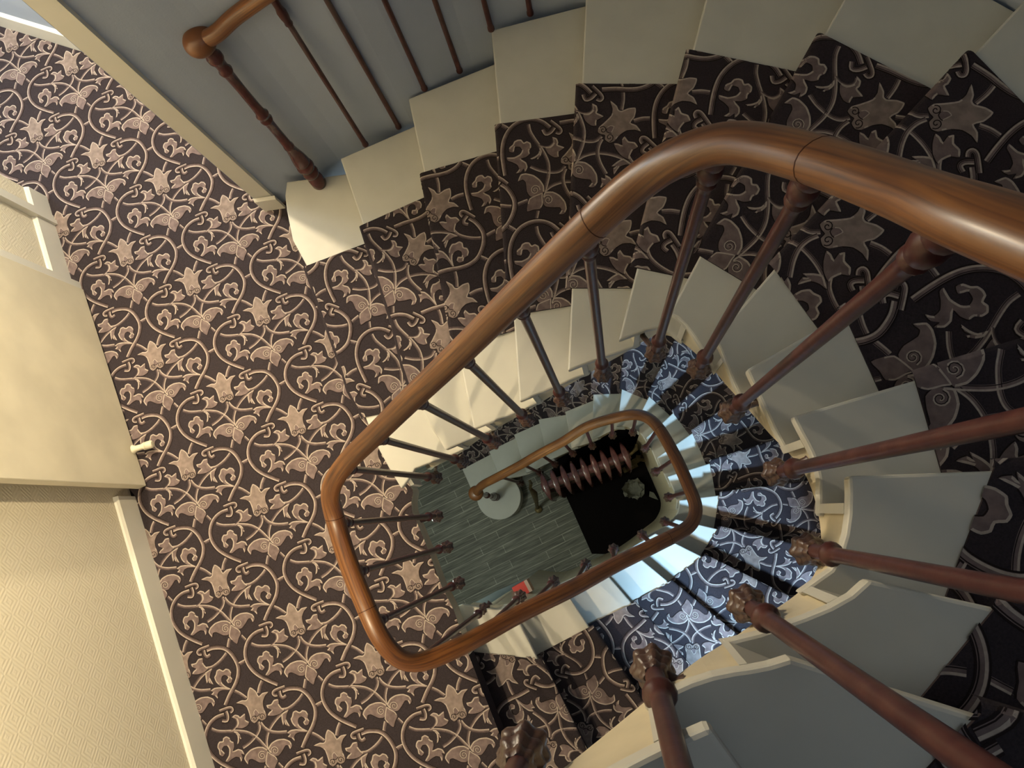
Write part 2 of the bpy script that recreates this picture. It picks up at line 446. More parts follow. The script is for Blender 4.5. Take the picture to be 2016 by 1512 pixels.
def pattern(mb, outline, frame, to3d):
    """lay the carpet pattern inside a 2D outline; frame = (origin, a, p) of the repeat; to3d(x, y, h)"""
    O, A, P = (np.array(q, float) for q in frame)
    inv = np.linalg.inv(np.array([A, P]).T)
    lat = [tuple(inv @ (np.array(q[:2], float) - O)) for q in outline]
    V3 = [Vector((x, y, 0)) for x, y in lat]
    Ml = np.array([A, P]).T
    for t in tessellate_polygon([V3]):
        tri = [lat[i] for i in t]
        ar = (tri[1][0] - tri[0][0]) * (tri[2][1] - tri[0][1]) - (tri[1][1] - tri[0][1]) * (tri[2][0] - tri[0][0])
        if abs(ar) < 1e-9: continue
        if ar < 0: tri.reverse()
        lo = np.min(tri, 0); hi = np.max(tri, 0)
        for i in range(math.floor(lo[0]) - 2, math.ceil(hi[0]) + 2):
            for j in range(math.floor(lo[1]) - 2, math.ceil(hi[1]) + 2):
                sh = np.array([i, j])
                ok = np.nonzero(((T_MIN + sh) < hi).all(1) & ((T_MAX + sh) > lo).all(1))[0]
                for q in ok:
                    f, mi, layer = tile[q]
                    r = clip([tuple(x) for x in (f + sh)], tri)
                    if len(r) < 3: continue
                    pts = [O + Ml @ np.array(x) for x in r]
                    mb.poly([to3d(x[0], x[1], 0.0004 + layer * 0.00035) for x in pts], SUBMAT[mi])

# ------------------------------------------------------------------ plan of the stairs
def pl(D, pts): return [at2(p, D) for p in pts]
OUT = [(-1.503, 1.252), (-1.334, 1.312), (-1.12, 1.388), (-0.77, 1.445), (-0.44, 1.590), (-0.094, 1.672), (0.25, 1.62), (0.62, 1.47),
       (0.95, 1.24), (1.25, 0.90), (1.44, 0.48), (1.50, 0.02), (1.46, -0.45), (1.30, -0.90), (1.0, -1.30), (0.6, -1.60), (0.1, -1.80), (-0.45, -1.85)]
def hit_out(p, d):
    p = np.array(p, float); d = np.array(d, float); d /= np.linalg.norm(d); best = None
    for a, b in zip(OUT[:-1], OUT[1:]):
        a = np.array(a); e = np.array(b) - a
        den = d[0] * e[1] - d[1] * e[0]
        if abs(den) < 1e-9: continue
        q = a - p; t = (q[0] * e[1] - q[1] * e[0]) / den; s_ = (q[0] * d[1] - q[1] * d[0]) / den
        if t > 0 and -1e-6 <= s_ <= 1 + 1e-6 and (best is None or t < best): best = t
    return tuple(p + d * (best if best else 1.4)), d
upI = {1:(817,922),2:(877,886),3:(933,845),4:(1023,791),5:(1118,730),6:(1218,670),7:(1318,617),8:(1406,667),9:(1470,728),10:(1561,820),11:(1671,937),12:(1710,1142),13:(1556,1297),14:(1398,1431)}
upC = {3:(900,683),4:(1011,621),5:(1125,568),6:(1253,528),7:(1378,504),8:(1525,529),9:(1662,618),10:(1801,749),11:(1957,927),12:(1961,1198),13:(1925,1413)}
upO = {3:(835,340),4:(984,245),5:(1145,166),6:(1363,100),7:(1622,70),8:(1918,107)}
upW = {3:(804,194),4:(967,59)}
loI = {0:(893,1200),1:(1010,1200),2:(1105,1153),3:(1180,1115),4:(1240,1083),5:(1290,1050),6:(1330,1022),7:(1337,985),8:(1314,938),9:(1293,901),10:(1272,862),11:(1247,841),12:(1215,840),13:(1166,866),14:(1125,883),15:(1079,908),16:(1036,932),17:(985,945),18:(928,964)}
loC = {1:(1059,1299),2:(1160,1235),3:(1245,1190),4:(1318,1148),5:(1384,1097),6:(1414,1042),7:(1417,975),8:(1398,912),9:(1364,852),10:(1325,813),11:(1278,780),12:(1224,766),13:(1168,777),14:(1113,811),15:(1060,826),16:(1012,856),17:(963,889),18:(910,924)}

def D_up(k): return 3.0 - k * R
def D_lo(j): return 3.0 + j * R
# every nosing: list of plan points from the well outwards + positions of the carpet's two edges in it
UPN = {}
UPN[1] = (pl(D_up(1), [(817,922),(790,962),(765,920),(740,874)][1:]), pl(D_up(1), [(719,821),(689,767),(674,717),(630,595),(604,524)]),
          pl(D_up(1), [(576,472),(564,413),(561,385),(564,358)]))
UPN[2] = (pl(D_up(2), [(877,886),(848,840)]), pl(D_up(2), [(820,788),(796,717),(778,639),(749,550),(715,443)]), pl(D_up(2), [(670,312)]))
for k in range(3, 17):
    D = D_up(k)
    if k <= 14: I = at2(upI[k], D)
    else: I = at2(loI[{15: 3, 16: 2}[k]], D_lo({15: 3, 16: 2}[k]))
    if k in upC: Cc = at2(upC[k], D)
    elif k == 14: Cc = tuple(np.array(I) + 0.22 * np.array((0.60, -0.80)))
    else: Cc = at2(loC[{15: 3, 16: 2}[k]], D_lo({15: 3, 16: 2}[k]))
    dr = np.array(at2(upO[k], D)) - np.array(Cc) if k in upO else np.array(Cc) - np.array(I)
    Wp, dd = hit_out(Cc, dr)
    if k in upO: Oc = at2(upO[k], D)
    else: Oc = tuple(np.array(Wp) - dd * 0.30)
    if k in upW: Wp = at2(upW[k], D)
    UPN[k] = ([I], [Cc, Oc], [Wp])
LON = {}
for j in range(0, 19):
    D = D_lo(j); I = at2(loI[j], D)
    if j == 0:
        a = at2((923, 1290), D); b = at2((989, 1459), D); Wp, dd = hit_out(b, np.array(b) - np.array(a))
        LON[j] = ([I], [a, b], [Wp]); continue
    Cc = at2(loC[j], D)
    Wp, dd = hit_out(Cc, np.array(Cc) - np.array(I))
    LON[j] = ([I], [Cc, tuple(np.array(Wp) - dd * 0.30)], [Wp])
# ascending order for both flights
FL_UP = [UPN[k] for k in range(1, 17)]                       # levels 1..16 above the landing
FL_LO = [LON[j] for j in range(18, -1, -1)]                  # levels 1..19 above the ground floor, 19 = landing

def inner_fn(nos, first=None, last=None):
    P = [n[0][0] for n in nos]
    if first: P = [first] + P[1:]
    def f(s):   # s = 0 at the first nosing
        i = max(0, min(len(P) - 2, int(math.floor(s)))); return cr_point(P, i, s - i)
    return f, P
def eps(P, i, d=0.045):
    """how far along the inner edge (in steps) a riser is set back from nosing i"""
    i = max(0, min(len(P) - 2, i)); L = math.hypot(P[i + 1][0] - P[i][0], P[i + 1][1] - P[i][1]); return min(0.48, d / L)

def shift(poly, d, ref, first=None):
    """move a plan polyline sideways by d towards ref"""
    P = [np.array(p, float) for p in poly]; out = []
    t = P[-1] - P[0]; n = np.array([-t[1], t[0]]); n /= np.linalg.norm(n)
    if n @ (np.array(ref) - P[0]) < 0: n = -n
    r_ = [tuple(p + n * d) for p in P]
    if first is not None: r_[0] = tuple(first)
    return r_

def flight(root, nos, z0, inn, PI_, carpet_on=True, first_extra=None, skip_last=True):
    """treads, risers and the carpet runner of one flight"""
    n = len(nos)
    B = nos[0][0] + nos[0][1] + nos[0][2]; up1 = inn(1.2)
    rb = MB(); rb.prism(shift(B, 0.03, up1) + list(reversed(shift(B, 0.045, up1))), z0, z0 + R - 0.028)
    rb.build('riser', M['tread'], root)
    for i in range(n - 1):
        a, b = nos[i], nos[i + 1]
        z = z0 + (i + 1) * R
        A = a[0] + a[1] + a[2]; B = b[0] + b[1] + b[2]
        mid_next = inn(i + 1.6) if i + 2 < n else np.array(b[0][0]) + (np.array(b[0][0]) - np.array(a[0][0]))
        ref = mid_next
        Bs = shift(B, 0.06, ref, inn(i + 1 + eps(PI_, i + 1, 0.06)) if i + 2 < n else None)
        Br = shift(B, 0.04, ref, inn(i + 1 + eps(PI_, i + 1, 0.04)) if i + 2 < n else None)
        edge = [tuple(inn(i + t)) for t in (0.2, 0.4, 0.6, 0.8)]
        if i == 0 and first_extra: edge = first_extra
        outline = list(reversed(A)) + edge + [tuple(B[0])] + Bs[0:]
        mb = MB()
        mb.prism(outline, z - 0.030, z)
        t = soften(mb.build('tread', M['tread'], root))
        # riser above this tread
        zt = z + R - 0.028
        rb = MB()
        Pa = Br; Pb = shift(B, 0.055, ref, inn(i + 1 + eps(PI_, i + 1, 0.055)) if i + 2 < n else None)
        rb.prism(Pa + list(reversed(Pb)), z - 0.03, zt)
        rb.build('riser', M['tread'], root)
        # carpet on the tread
        ca = a[1]; cb = b[1]
        cbs = shift(B, 0.038, ref)[len(b[0]):len(b[0]) + len(b[1])]
        cm = MB(); zc = z + 0.005
        front = shift(A, -0.005, inn(i + 0.6) if i + 1 < n else ref)[len(a[0]):len(a[0]) + len(a[1])]
        top = list(front) + list(reversed(cbs))
        cm.ngon([(x, y, zc) for x, y in top], 0)
        # the carpet rolls over the nosing
        roll = ((0.0, 0.0), (0.006, -0.0015), (0.011, -0.006), (0.013, -0.012), (0.013, -0.034))
        fq = [shift(front, -o_, inn(i + 0.6) if i + 1 < n else ref) for o_, _ in roll]
        for r_ in range(len(roll) - 1):
            for e_ in range(len(front) - 1):
                cm.poly(((*fq[r_ + 1][e_], zc + roll[r_ + 1][1]), (*fq[r_ + 1][e_ + 1], zc + roll[r_ + 1][1]), (*fq[r_][e_ + 1], zc + roll[r_][1]), (*fq[r_][e_], zc + roll[r_][1])), 0)
        f0 = np.array(front[0]); fn = np.array(fq[1][0]) - f0; fn /= np.linalg.norm(fn) + 1e-9
        straight = len(front) == 2
        def on_top(x, y, h):
            if straight:
                d_ = (x - f0[0]) * fn[0] + (y - f0[1]) * fn[1]
                if d_ > 0: return (x + fn[0] * h, y + fn[1] * h, zc + h - 0.0015 * (d_ / 0.006) ** 2)
            return (x, y, zc + h)
        pat_top = ([tuple(np.array(front[0]) + fn * 0.0115), tuple(np.array(front[1]) + fn * 0.0115)] if straight else list(front)) + list(reversed(cbs))
        for e0, e1 in ((front[0], cbs[0]), (front[-1], cbs[-1])):
            cm.poly(((*e0, z), (*e1, z), (*e1, zc), (*e0, zc)), 0)
        # carpet on the riser above
        rf = shift(B, 0.030, ref)[len(b[0]):len(b[0]) + len(b[1])]
        for p, q in zip(rf[:-1], rf[1:]):
            cm.poly(((*p, zc), (*q, zc), (*q, zt), (*p, zt)), 0)
        if carpet_on:
            mid = (np.array(front[0]) + np.array(front[-1])) / 2; midb = (np.array(cbs[0]) + np.array(cbs[-1])) / 2
            asc = midb - mid
            ac = np.array(front[-1]) - np.array(front[0]); ac /= np.linalg.norm(ac)
            asc = asc - ac * (asc @ ac); asc /= np.linalg.norm(asc)
            rt = np.array([asc[1], -asc[0]])
            sc = 0.352
            vo = (i * 0.62) % 1.0
            centre = (np.array(front[0]) + np.array(front[-1])) / 2
            O = centre + rt * sc * 0.32 + asc * sc * vo
            fr = (O, rt * sc, -asc * sc)
            pattern(cm, pat_top, fr, on_top)
            # riser face: unrolled
            p0 = np.array(rf[0]); e = np.array(rf[-1]) - p0; L = np.linalg.norm(e); e /= L
            rect = [(0, 0), (L, 0), (L, zt - zc), (0, zt - zc)]
            nrm = asc
            pattern(cm, rect, ((L / 2, sc * vo), (sc, 0), (0, -sc)), lambda x, y, h: (p0[0] + e[0] * x - nrm[0] * h * 1.0, p0[1] + e[1] * x - nrm[1] * h * 1.0, zc + y))
        cm.build('carpet_runner', CARPET_MATS, t)

def string_board(root, inn, PI_, s0, s1, z0, name='stringer', depth=0.27, rec=0.008, th=0.03, flat=None):
    """cut string following the well: sawtooth top under the treads, smooth bottom"""
    mb = MB()
    ss = set(np.round(np.linspace(s0, s1, int((s1 - s0) * 10) + 1), 4))
    for i in range(int(s0), int(s1) + 1):
        for e_ in (0.0, eps(PI_, i, 0.045)):
            if s0 <= i + e_ <= s1: ss.add(round(i + e_, 4))
    ss = sorted(ss)
    def frame(s):
        p = inn(s); t = inn(s + 0.02) - inn(s - 0.02); t /= np.linalg.norm(t)
        n = np.array([-t[1], t[0]])
        if n @ (p - WELL_C) < 0: n = -n
        return p + n * rec, p + n * (rec + th)
    last = None
    for a, b in zip(ss[:-1], ss[1:]):
        m_ = (a + b) / 2; i = math.floor(m_); fr = m_ - i
        lev = i if fr < eps(PI_, i, 0.045) else i + 1
        zt = z0 + lev * R - 0.029
        if lev == i: zt += 0.0
        A0, A1 = frame(a); B0, B1 = frame(b)
        za = min(z0 + (a + 1) * R - depth, zt - 0.02); zb = min(z0 + (b + 1) * R - depth, zt - 0.02)
        if flat is not None: za, zb = max(za, flat), max(zb, flat)
        mb.poly(((*A0, za), (*B0, zb), (*B0, zt), (*A0, zt)))
        mb.poly(((*B1, zb), (*A1, za), (*A1, zt), (*B1, zt)))
        mb.poly(((*A1, za), (*B1, zb), (*B0, zb), (*A0, za)))
        mb.poly(((*A0, zt), (*B0, zt), (*B1, zt), (*A1, zt)))
        if last is not None and abs(last - zt) > 1e-4:
            mb.poly(((*A0, min(last, zt)), (*A1, min(last, zt)), (*A1, max(last, zt)), (*A0, max(last, zt))))
        last = zt
    return mb.build(name, M['string'], root)

def soffit(root, nos, inn, z0, depth=0.25):
    mb = MB()
    for i in range(len(nos) - 1):
        a0 = np.array(inn(i)); a1 = np.array(inn(i + 1)); b0 = np.array(nos[i][2][-1]); b1 = np.array(nos[i + 1][2][-1])
        c = np.array([0.0, 0.0])
        za = z0 + (i + 1) * R - depth; zb = z0 + (i + 2) * R - depth
        f = lambda p, o: p + (o - p) / np.linalg.norm(o - p) * 0.03
        a0, a1 = f(a0, b0), f(a1, b1)
        mb.poly(((*a0, za), (*b0, za), (*b1, zb), (*a1, zb)))
    return mb.build('soffit', M['wall'], root)

# ------------------------------------------------------------------ shell: floors and walls
# well edge of the landing
WELL = [(-0.792, 0.045), (-0.797, 0.005), (-0.791, -0.031), (-0.773, -0.066), (-0.728, -0.161), (-0.662, -0.313), (-0.613, -0.396)]
s1front = list(reversed(UPN[1][0] + UPN[1][1] + UPN[1][2]))
N0 = LON[0][0] + LON[0][1] + LON[0][2]
WALLP = np.array((-2.005, 0.033)); pdir = np.array((0.394, -0.919))
wl = lambda t: tuple(WALLP + pdir * t)
corner_t = (np.array((-2.571, 1.330)) - WALLP) @ pdir
far = np.array((-2.907, 2.227)); fdir = np.array((0.4013, -0.1441)) / np.linalg.norm((0.4013, -0.1441))
FW = lambda t: tuple(far + fdir * t)
LW_END = (np.array(wl(corner_t)) - UX.xy.to_tuple() * np.array(1.0) * 0) if False else np.array(wl(corner_t))
corr = tuple(LW_END - np.array((UX.x, UX.y)) * 1.45)
corrf = FW(-1.15)
south = [(-0.45, -1.85), wl(2.2)]
landing = ([(-1.503, 1.252)] + [(-1.36, 1.30)] + s1front + WELL + N0[1:] + south + [wl(1.0), wl(corner_t), corr, corrf, FW(1.55), (-1.36, 1.60)])
# drop repeated points
cl = []
for p in landing:
    if not cl or (abs(p[0] - cl[-1][0]) + abs(p[1] - cl[-1][1])) > 1e-4: cl.append(p)
landing = cl
mb = MB()
mb.ngon([(x, y, ZL) for x, y in landing], 0)
mb.ngon([(x, y, ZL - 0.10) for x, y in landing], 5, True)
for i in range(len(landing)):
    a, b = landing[i - 1], landing[i]
    on0 = any(abs(b[0] - q[0]) + abs(b[1] - q[1]) < 1e-6 for q in N0[2:])
    mb.poly(((*a, ZL - 0.10), (*b, ZL - 0.10), (*b, ZL), (*a, ZL)), 0 if on0 else 5)
pattern(mb, landing, (TIP, LA, LP), lambda x, y, h: (x, y, ZL + h))
floor1 = mb.build('floor', CARPET_MATS + [M['string']], kind='structure')

mb = MB(); mb.prism([(-4.5, -2.6), (2.0, -2.6), (2.0, 3.0), (-4.5, 3.0)], -0.1, 0.0)
mb.build('floor', M['planks'], kind='structure')

def wall(name, pts, th, z0, z1, material, side=1):
    """vertical slab following a plan polyline, thickened to one side"""
    if len(pts) > 4: pts = cr_path(pts, 5)
    P = [np.array(p, float) for p in pts]; Q = []
    for i in range(len(P)):
        d = P[min(i + 1, len(P) - 1)] - P[max(i - 1, 0)]; d /= np.linalg.norm(d)
        Q.append(P[i] + np.array([-d[1], d[0]]) * th * side)
    m_ = MB(); m_.prism([tuple(p) for p in P] + [tuple(q) for q in reversed(Q)], z0, z1)
    return m_.build(name, material, kind='structure')
TOP = 7.4
wall('wall_north', OUT[:9], 0.12, 0, TOP, M['wall'], 1)
wall('wall_east', OUT[8:14], 0.12, 0, TOP, M['wall'], 1)
wall('wall_window_below', OUT[13:15], 0.12, 0, 3.0, M['wall'], 1)
wall('wall_window_above', OUT[13:15], 0.12, 4.15, TOP, M['wall'], 1)
wall('wall_south', OUT[14:] + [wl(2.2)], 0.12, 0, TOP, M['wall'], 1)
wall('wall_left', [wl(2.25), wl(corner_t)], 0.14, 0, TOP, M['anaglypta'], 1)
wall('wall_passage', [tuple(LW_END + np.array((-0.14, -0.06))), corr], 0.10, ZL - 0.1, TOP, M['anaglypta'], 1)
wall('wall_passage_end', [corr, corrf], 0.10, ZL - 0.1, TOP, M['wall'], 1)
wall('wall_far', [corrf, FW(1.55)], 0.10, ZL - 0.1, TOP, M['wall'], 1)
wall('wall_return', [(-1.490, 1.300), (-1.36, 1.60)], 0.05, ZL, TOP, M['wall'], -1)
# ceiling over the landing = underside of the next floor
m_ = MB(); m_.prism([p for p in [(-1.503, 1.252), (-1.0, 0.75), (-0.85, 0.1), (-0.80, -0.1), (-0.66, -0.45), (-0.45, -0.9), (0.0, -1.8), (-0.45, -1.85), wl(2.2), wl(corner_t), corr, corrf, FW(1.55), (-1.36, 1.60)]], ZL + 2.62, ZL + 2.9)
m_.build('ceiling', M['white'], kind='structure')

# baseboards
def board(name, a, b, nrm, h, t, z=ZL, material=None):
    a = np.array(a, float); b = np.array(b, float); nrm = np.array(nrm, float); nrm /= np.linalg.norm(nrm)
    m_ = MB(); q = [(a, b)]
    pr = [(0.0, 0), (t, 0), (t, h - 0.012), (t * 0.45, h - 0.004), (0.0, h)]
    rs = []
    for e in (a, b):
        rs.append([(*(e + nrm * o), z + zz) for o, zz in pr])
    m_.rings(rs)
    return m_.build(name, material or M['white'], kind='structure')
nL = (0.919, 0.394)
DOOR_A = np.array(at2((165, 570), 2.99)); DOOR_B = np.array(at2((289, 956), 2.99))
tB = (DOOR_B - WALLP) @ pdir
board('baseboard_left', wl(2.2), wl(tB + 0.02), nL, 0.125, 0.016)
board('baseboard_left', wl((DOOR_A - WALLP) @ pdir - 0.046), wl(corner_t), nL, 0.125, 0.016)
board('baseboard_far', FW(-1.15), FW(1.5), (-0.34, -0.94), 0.13, 0.016)
board('baseboard_north', at2((521, 411), 3.0), at2((562, 405), 3.0), (0.15, -0.98), 0.11, 0.012)
# wooden corner post of the blue-grey wall
pc = np.array(at2((521, 410), 3.0)); pd = np.array(at2((550, 405), 3.0))
dn = pd - pc; dn /= np.linalg.norm(dn); nn = np.array([-dn[1], dn[0]])
if nn[1] < 0: nn = -nn
m_ = MB(); m_.prism([tuple(pc), tuple(pc + dn * 0.078), tuple(pc + dn * 0.078 + nn * 0.03), tuple(pc + nn * 0.03)], ZL, TOP)
m_.build('trim_1', M['white'], kind='structure')
# casing between the door and the end of the left wall
m_ = MB()
for t0, t1, o in ((corner_t + 0.10, corner_t + 0.122, 0.02), (corner_t + 0.128, corner_t + 0.15, 0.028), ((DOOR_A - WALLP) @ pdir - 0.045, (DOOR_A - WALLP) @ pdir - 0.012, 0.05)):
    a, b = np.array(wl(t0)), np.array(wl(t1)); nv = np.array(nL)
    m_.prism([tuple(a), tuple(b), tuple(b + nv * o), tuple(a + nv * o)], ZL, TOP)
m_.build('trim_2', M['white'], kind='structure')

# the open door, folded back against the left wall
dv = DOOR_B - DOOR_A; dl = np.linalg.norm(dv); dv /= dl; dnv = np.array([-dv[1], dv[0]])
if dnv @ np.array(nL) < 0: dnv = -dnv
door = MB()
door.prism([tuple(DOOR_A), tuple(DOOR_B), tuple(DOOR_B - dnv * 0.038), tuple(DOOR_A - dnv * 0.038)], ZL + 0.012, ZL + 2.05)
dr = bpy.data.objects.new('door_1', None); C.objects.link(dr); dr['kind'] = 'structure'
soften(door.build('door_leaf', M['door'], dr), 0.003)
ms = MB(); ps = at(273, 884, 2.985); pe = at(311, 869, 2.95)
ps = Vector((ps.x, ps.y, ZL + 0.035)); pe = Vector((pe.x, pe.y, ZL + 0.035))
ms.lathe(ps - (pe - ps) * 0.1, pe - ps, [(0.020, 0), (0.017, 0.004), (0.013, 0.012), (0.012, 0.045), (0.016, 0.048), (0.017, 0.056), (0.013, 0.060), (0.017, 0.062), (0.017, 0.082), (0.012, 0.088), (0.0, 0.089)], 16)
ms.build('door_stop', M['door'], dr, True)

# windows that let the daylight in
def window(name, c, nrm, wd, ht):
    nrm = Vector(nrm).normalized(); t = Vector((-nrm.y, nrm.x, 0)); c = Vector(c); k = Vector((0, 0, 1))
    e = bpy.data.objects.new(name, None); C.objects.link(e); e['kind'] = 'structure'
    f = MB()
    f.box(c + k * (ht / 2 + .03), t * (wd / 2 + .06), nrm * .03, k * .03); f.box(c - k * (ht / 2 + .03), t * (wd / 2 + .06), nrm * .03, k * .03)
    f.box(c + t * (wd / 2 + .03), t * .03, nrm * .03, k * ht / 2); f.box(c - t * (wd / 2 + .03), t * .03, nrm * .03, k * ht / 2)
    f.box(c, t * wd / 2, nrm * .012, k * .012); f.box(c, t * .012, nrm * .012, k * ht / 2)
    f.build('window_frame', M['white'], e)
    g = MB(); g.box(c - nrm * 0.012, t * wd / 2, nrm * .002, k * ht / 2)
    mt = bpy.data.materials.new(name + '_glass'); mt.use_nodes = True
    nt = mt.node_tree; out = nt.nodes['Material Output']; nt.nodes.remove(nt.nodes['Principled BSDF'])
    a = nt.nodes.new('ShaderNodeBsdfTransparent'); b = nt.nodes.new('ShaderNodeBsdfGlossy'); mx = nt.nodes.new('ShaderNodeMixShader')
    b.inputs['Roughness'].default_value = 0.05; mx.inputs[0].default_value = 0.06
    nt.links.new(a.outputs[0], mx.inputs[1]); nt.links.new(b.outputs[0], mx.inputs[2]); nt.links.new(mx.outputs[0], out.inputs[0])
    g.build('window_pane', mt, e)
window('window_1', (1.17, -1.13, 3.575), (-0.8, 0.6, 0), 0.44, 1.09)
window('window_2', (-3.90, 2.10, ZL + 1.5), (1, -0.25, 0), 0.5, 1.1)

# ------------------------------------------------------------------ staircases
up_stair = thing('staircase', 'upper winder staircase rising from the landing, grey painted treads with a floral carpet runner', 'staircase')
lo_stair = thing('staircase', 'lower winder staircase down to the grey plank hall floor, treads lit blue by daylight', 'staircase')
WELL_C = np.array([0.0, 0.1])
inn_up, PU = inner_fn(FL_UP, first=at2((817, 922), D_up(1)))
inn_lo, PL_ = inner_fn(FL_LO)
e1 = [at2((803, 945), D_up(1)), at2((817, 922), D_up(1))] + [tuple(inn_up(t)) for t in (0.3, 0.6, 0.8)]
flight(up_stair, FL_UP, ZL, inn_up, PU, first_extra=e1)
# the lower flight's bottom tread ends in a round disc under the newel
disc_c = at(982, 979, D_lo(18))
flight(lo_stair, FL_LO, 0.0, inn_lo, PL_)
dm = MB()
zz = 1 * R
dm.prism([(disc_c.x + 0.172 * math.cos(q), disc_c.y + 0.172 * math.sin(q)) for q in (2 * PI * k / 40 for k in range(40))], 0.0, zz + 0.001)
soften(dm.build('bottom_step_disc', M['tread'], lo_stair))

WELL_C = np.array([-0.1, 0.05])
def inn_up_s(s): return inn_up(s)
string_board(up_stair, inn_up, PU, 0.0, 14.8, ZL, depth=0.27)
WELL_C = np.array([-0.25, 0.05])
string_board(lo_stair, inn_lo, PL_, 0.4, 17.85, 0.0, depth=0.30, flat=0.0)
soffit(up_stair, FL_UP, inn_up, ZL)
soffit(lo_stair, FL_LO, inn_lo, 0.0)
# painted panelling under the lower flight, right and near side of the well
m_ = MB(); prev = None
s_a, s_b = 18 - 10.6, 17.75
N_ = 60
for q in range(N_ + 1):
    s = s_a + (s_b - s_a) * q / N_
    p = inn_lo(s); t = inn_lo(s + 0.02) - inn_lo(s - 0.02); t /= np.linalg.norm(t); n = np.array([-t[1], t[0]])
    if n @ (p - WELL_C) < 0: n = -n
    j = 18 - s
    rec = 0.02 + 0.065 * max(0.0, min(1.0, (6.2 - j) / 3.0))
    a = p + n * rec; b = p + n * (rec + 0.03); z1 = (s + 1) * R - 0.22
    if prev is not None:
        A, B, Z = prev
        m_.poly(((*A, 0), (*a, 0), (*a, z1), (*A, Z))); m_.poly(((*b, 0), (*B, 0), (*B, Z), (*b, z1)))
    prev = (a, b, z1)
m_.build('understair_panelling', M['string'], lo_stair)

# ------------------------------------------------------------------ railing with hand-rail, balusters and newel
DR = 0.98
rail_px = [(1626,322,8),(1463.5,281,7.35),(1392,288,7),(1281.8,338,6.5),(1160,446,6),(1012,589,5),(905,695,4),(812,783,3),(742,852,2),(680,913,1),(649,966,.45),(659,1018,0.05),(688,1115,0),(722,1197,0),(752,1262,-.1),(808,1308,-.5),(905,1273,-1),(1024,1208,-2),(1127,1158,-3),(1207,1114,-4),(1290,1073,-5),(1357,1037,-6),(1371,1003,-6.5),(1361,970,-7),(1327,894,-8),(1290,834,-9),(1254,816,-10),(1205,824,-11),(1153,841,-12),(1109,869,-13),(1063,893,-14),(1020,918,-15),(974,942,-16),(948,956,-17)]
ku = {1:(858,940),2:(910,908),3:(972,870),4:(1037,825),5:(1107,785),6:(1187,735),7:(1290,695),8:(1375,725),9:(1440,810),10:(1530,930),11:(1590,1082),12:(1470,1190),13:(1285,1315),14:(1030,1480)}
kl = {1:(1024,1174),2:(1090,1145),3:(1153,1111),4:(1208,1081),5:(1264,1053),6:(1309,1027),7:(1316,979),8:(1290,929),9:(1270,883),10:(1246,851),11:(1206,857),12:(1166,878),13:(1128,893),14:(1093,914),15:(1064,932),16:(1025,951)}
knobs = []
for k, p in ku.items(): knobs.append((k, at(*p, 3.12 - k * R)))
for p in ((860,1016),(880,1077),(903,1148)): knobs.append((0, at(*p, 3.12)))
knobs.append((-.5, at(953, 1200, 3.20)))
for j, p in kl.items(): knobs.append((-j, at(*p, 3.12 + j * R)))
path = []
for k in (14, 13, 12, 11, 10):
    q = at(*ku[k], 3.12 - k * R); path.append((q.x, q.y, q.z + 1.10))
path.insert(0, (-0.24, -0.30, path[0][2] + R))
for a_, b_, k_ in ((2016, 467, 9.27), (1882, 422, 9.0), (1782, 381, 8.6)):
    q = at(a_, b_, 3.0 - k_ * R - DR); path.append(tuple(q))
for a_, b_, k_ in rail_px:
    q = at(a_, b_, 3.0 - k_ * R - DR); path.append(tuple(q))
endc = at(937, 971, 5.00); path.append(tuple(endc))
fine = [Vector(p) for p in cr_path(path, 8)]
def resample(P, step):
    out = [P[0]]; acc = 0.0
    for a, b in zip(P[:-1], P[1:]):
        L = (b - a).length; t = step - acc
        while t < L:
            out.append(a + (b - a) * (t / L)); t += step
        acc = (acc + L) % step if L + acc < step else L - (t - step)
    out.append(P[-1]); return out
# even out the spline a little
fine = resample(fine, 0.02)
for _ in range(6):
    fine = [fine[0]] + [(fine[i - 1] + fine[i] * 2 + fine[i + 1]) / 4 for i in range(1, len(fine) - 1)] + [fine[-1]]

def sweep_rail(name, fine, root, half_w=0.0265, half_h=0.022, n=20):
    v = []; f = []; uvs = []
    L = 0
    Ls = [0]
    for i in range(1, len(fine)): L += (fine[i] - fine[i - 1]).length; Ls.append(L)
    for i, p in enumerate(fine):
        d = (fine[min(i + 1, len(fine) - 1)] - fine[max(i - 1, 0)]).normalized()
        sd = d.cross(Vector((0, 0, 1))).normalized(); up = sd.cross(d).normalized()
        for k in range(n):
            q = 2 * PI * k / n; c_, s_ = math.cos(q), math.sin(q)
            # rounded top, slightly flatter underside
            rw = half_w * (abs(c_) ** 0.9) * (1 if c_ >= 0 else -1)
            rh = half_h * s_ * (1.0 if s_ > 0 else 0.85)
            v.append(tuple(p + sd * rw + up * rh))
    for i in range(len(fine) - 1):
        for k in range(n):
            a = i * n + k; b = i * n + (k + 1) % n
            f.append((a, b, b + n, a + n))
            uvs.append(((Ls[i], k / n * .15), (Ls[i], (k + 1) / n * .15), (Ls[i + 1], (k + 1) / n * .15), (Ls[i + 1], k / n * .15)))
    me = bpy.data.meshes.new(name); me.from_pydata(v, [], f); me.materials.append(M['wood'])
    uvl = me.uv_layers.new(name='UVMap'); flat = [c for q in uvs for c in q]
    for i, c in enumerate(flat): uvl.data[i].uv = c
    me.polygons.foreach_set('use_smooth', [True] * len(f)); me.update()
    o = bpy.data.objects.new(name, me); C.objects.link(o); o.parent = root
    return o
railing = thing('stair_railing', 'continuous wooden handrail on thin maroon balusters winding round the open well', 'railing')
hr = sweep_rail('handrail', fine, railing)
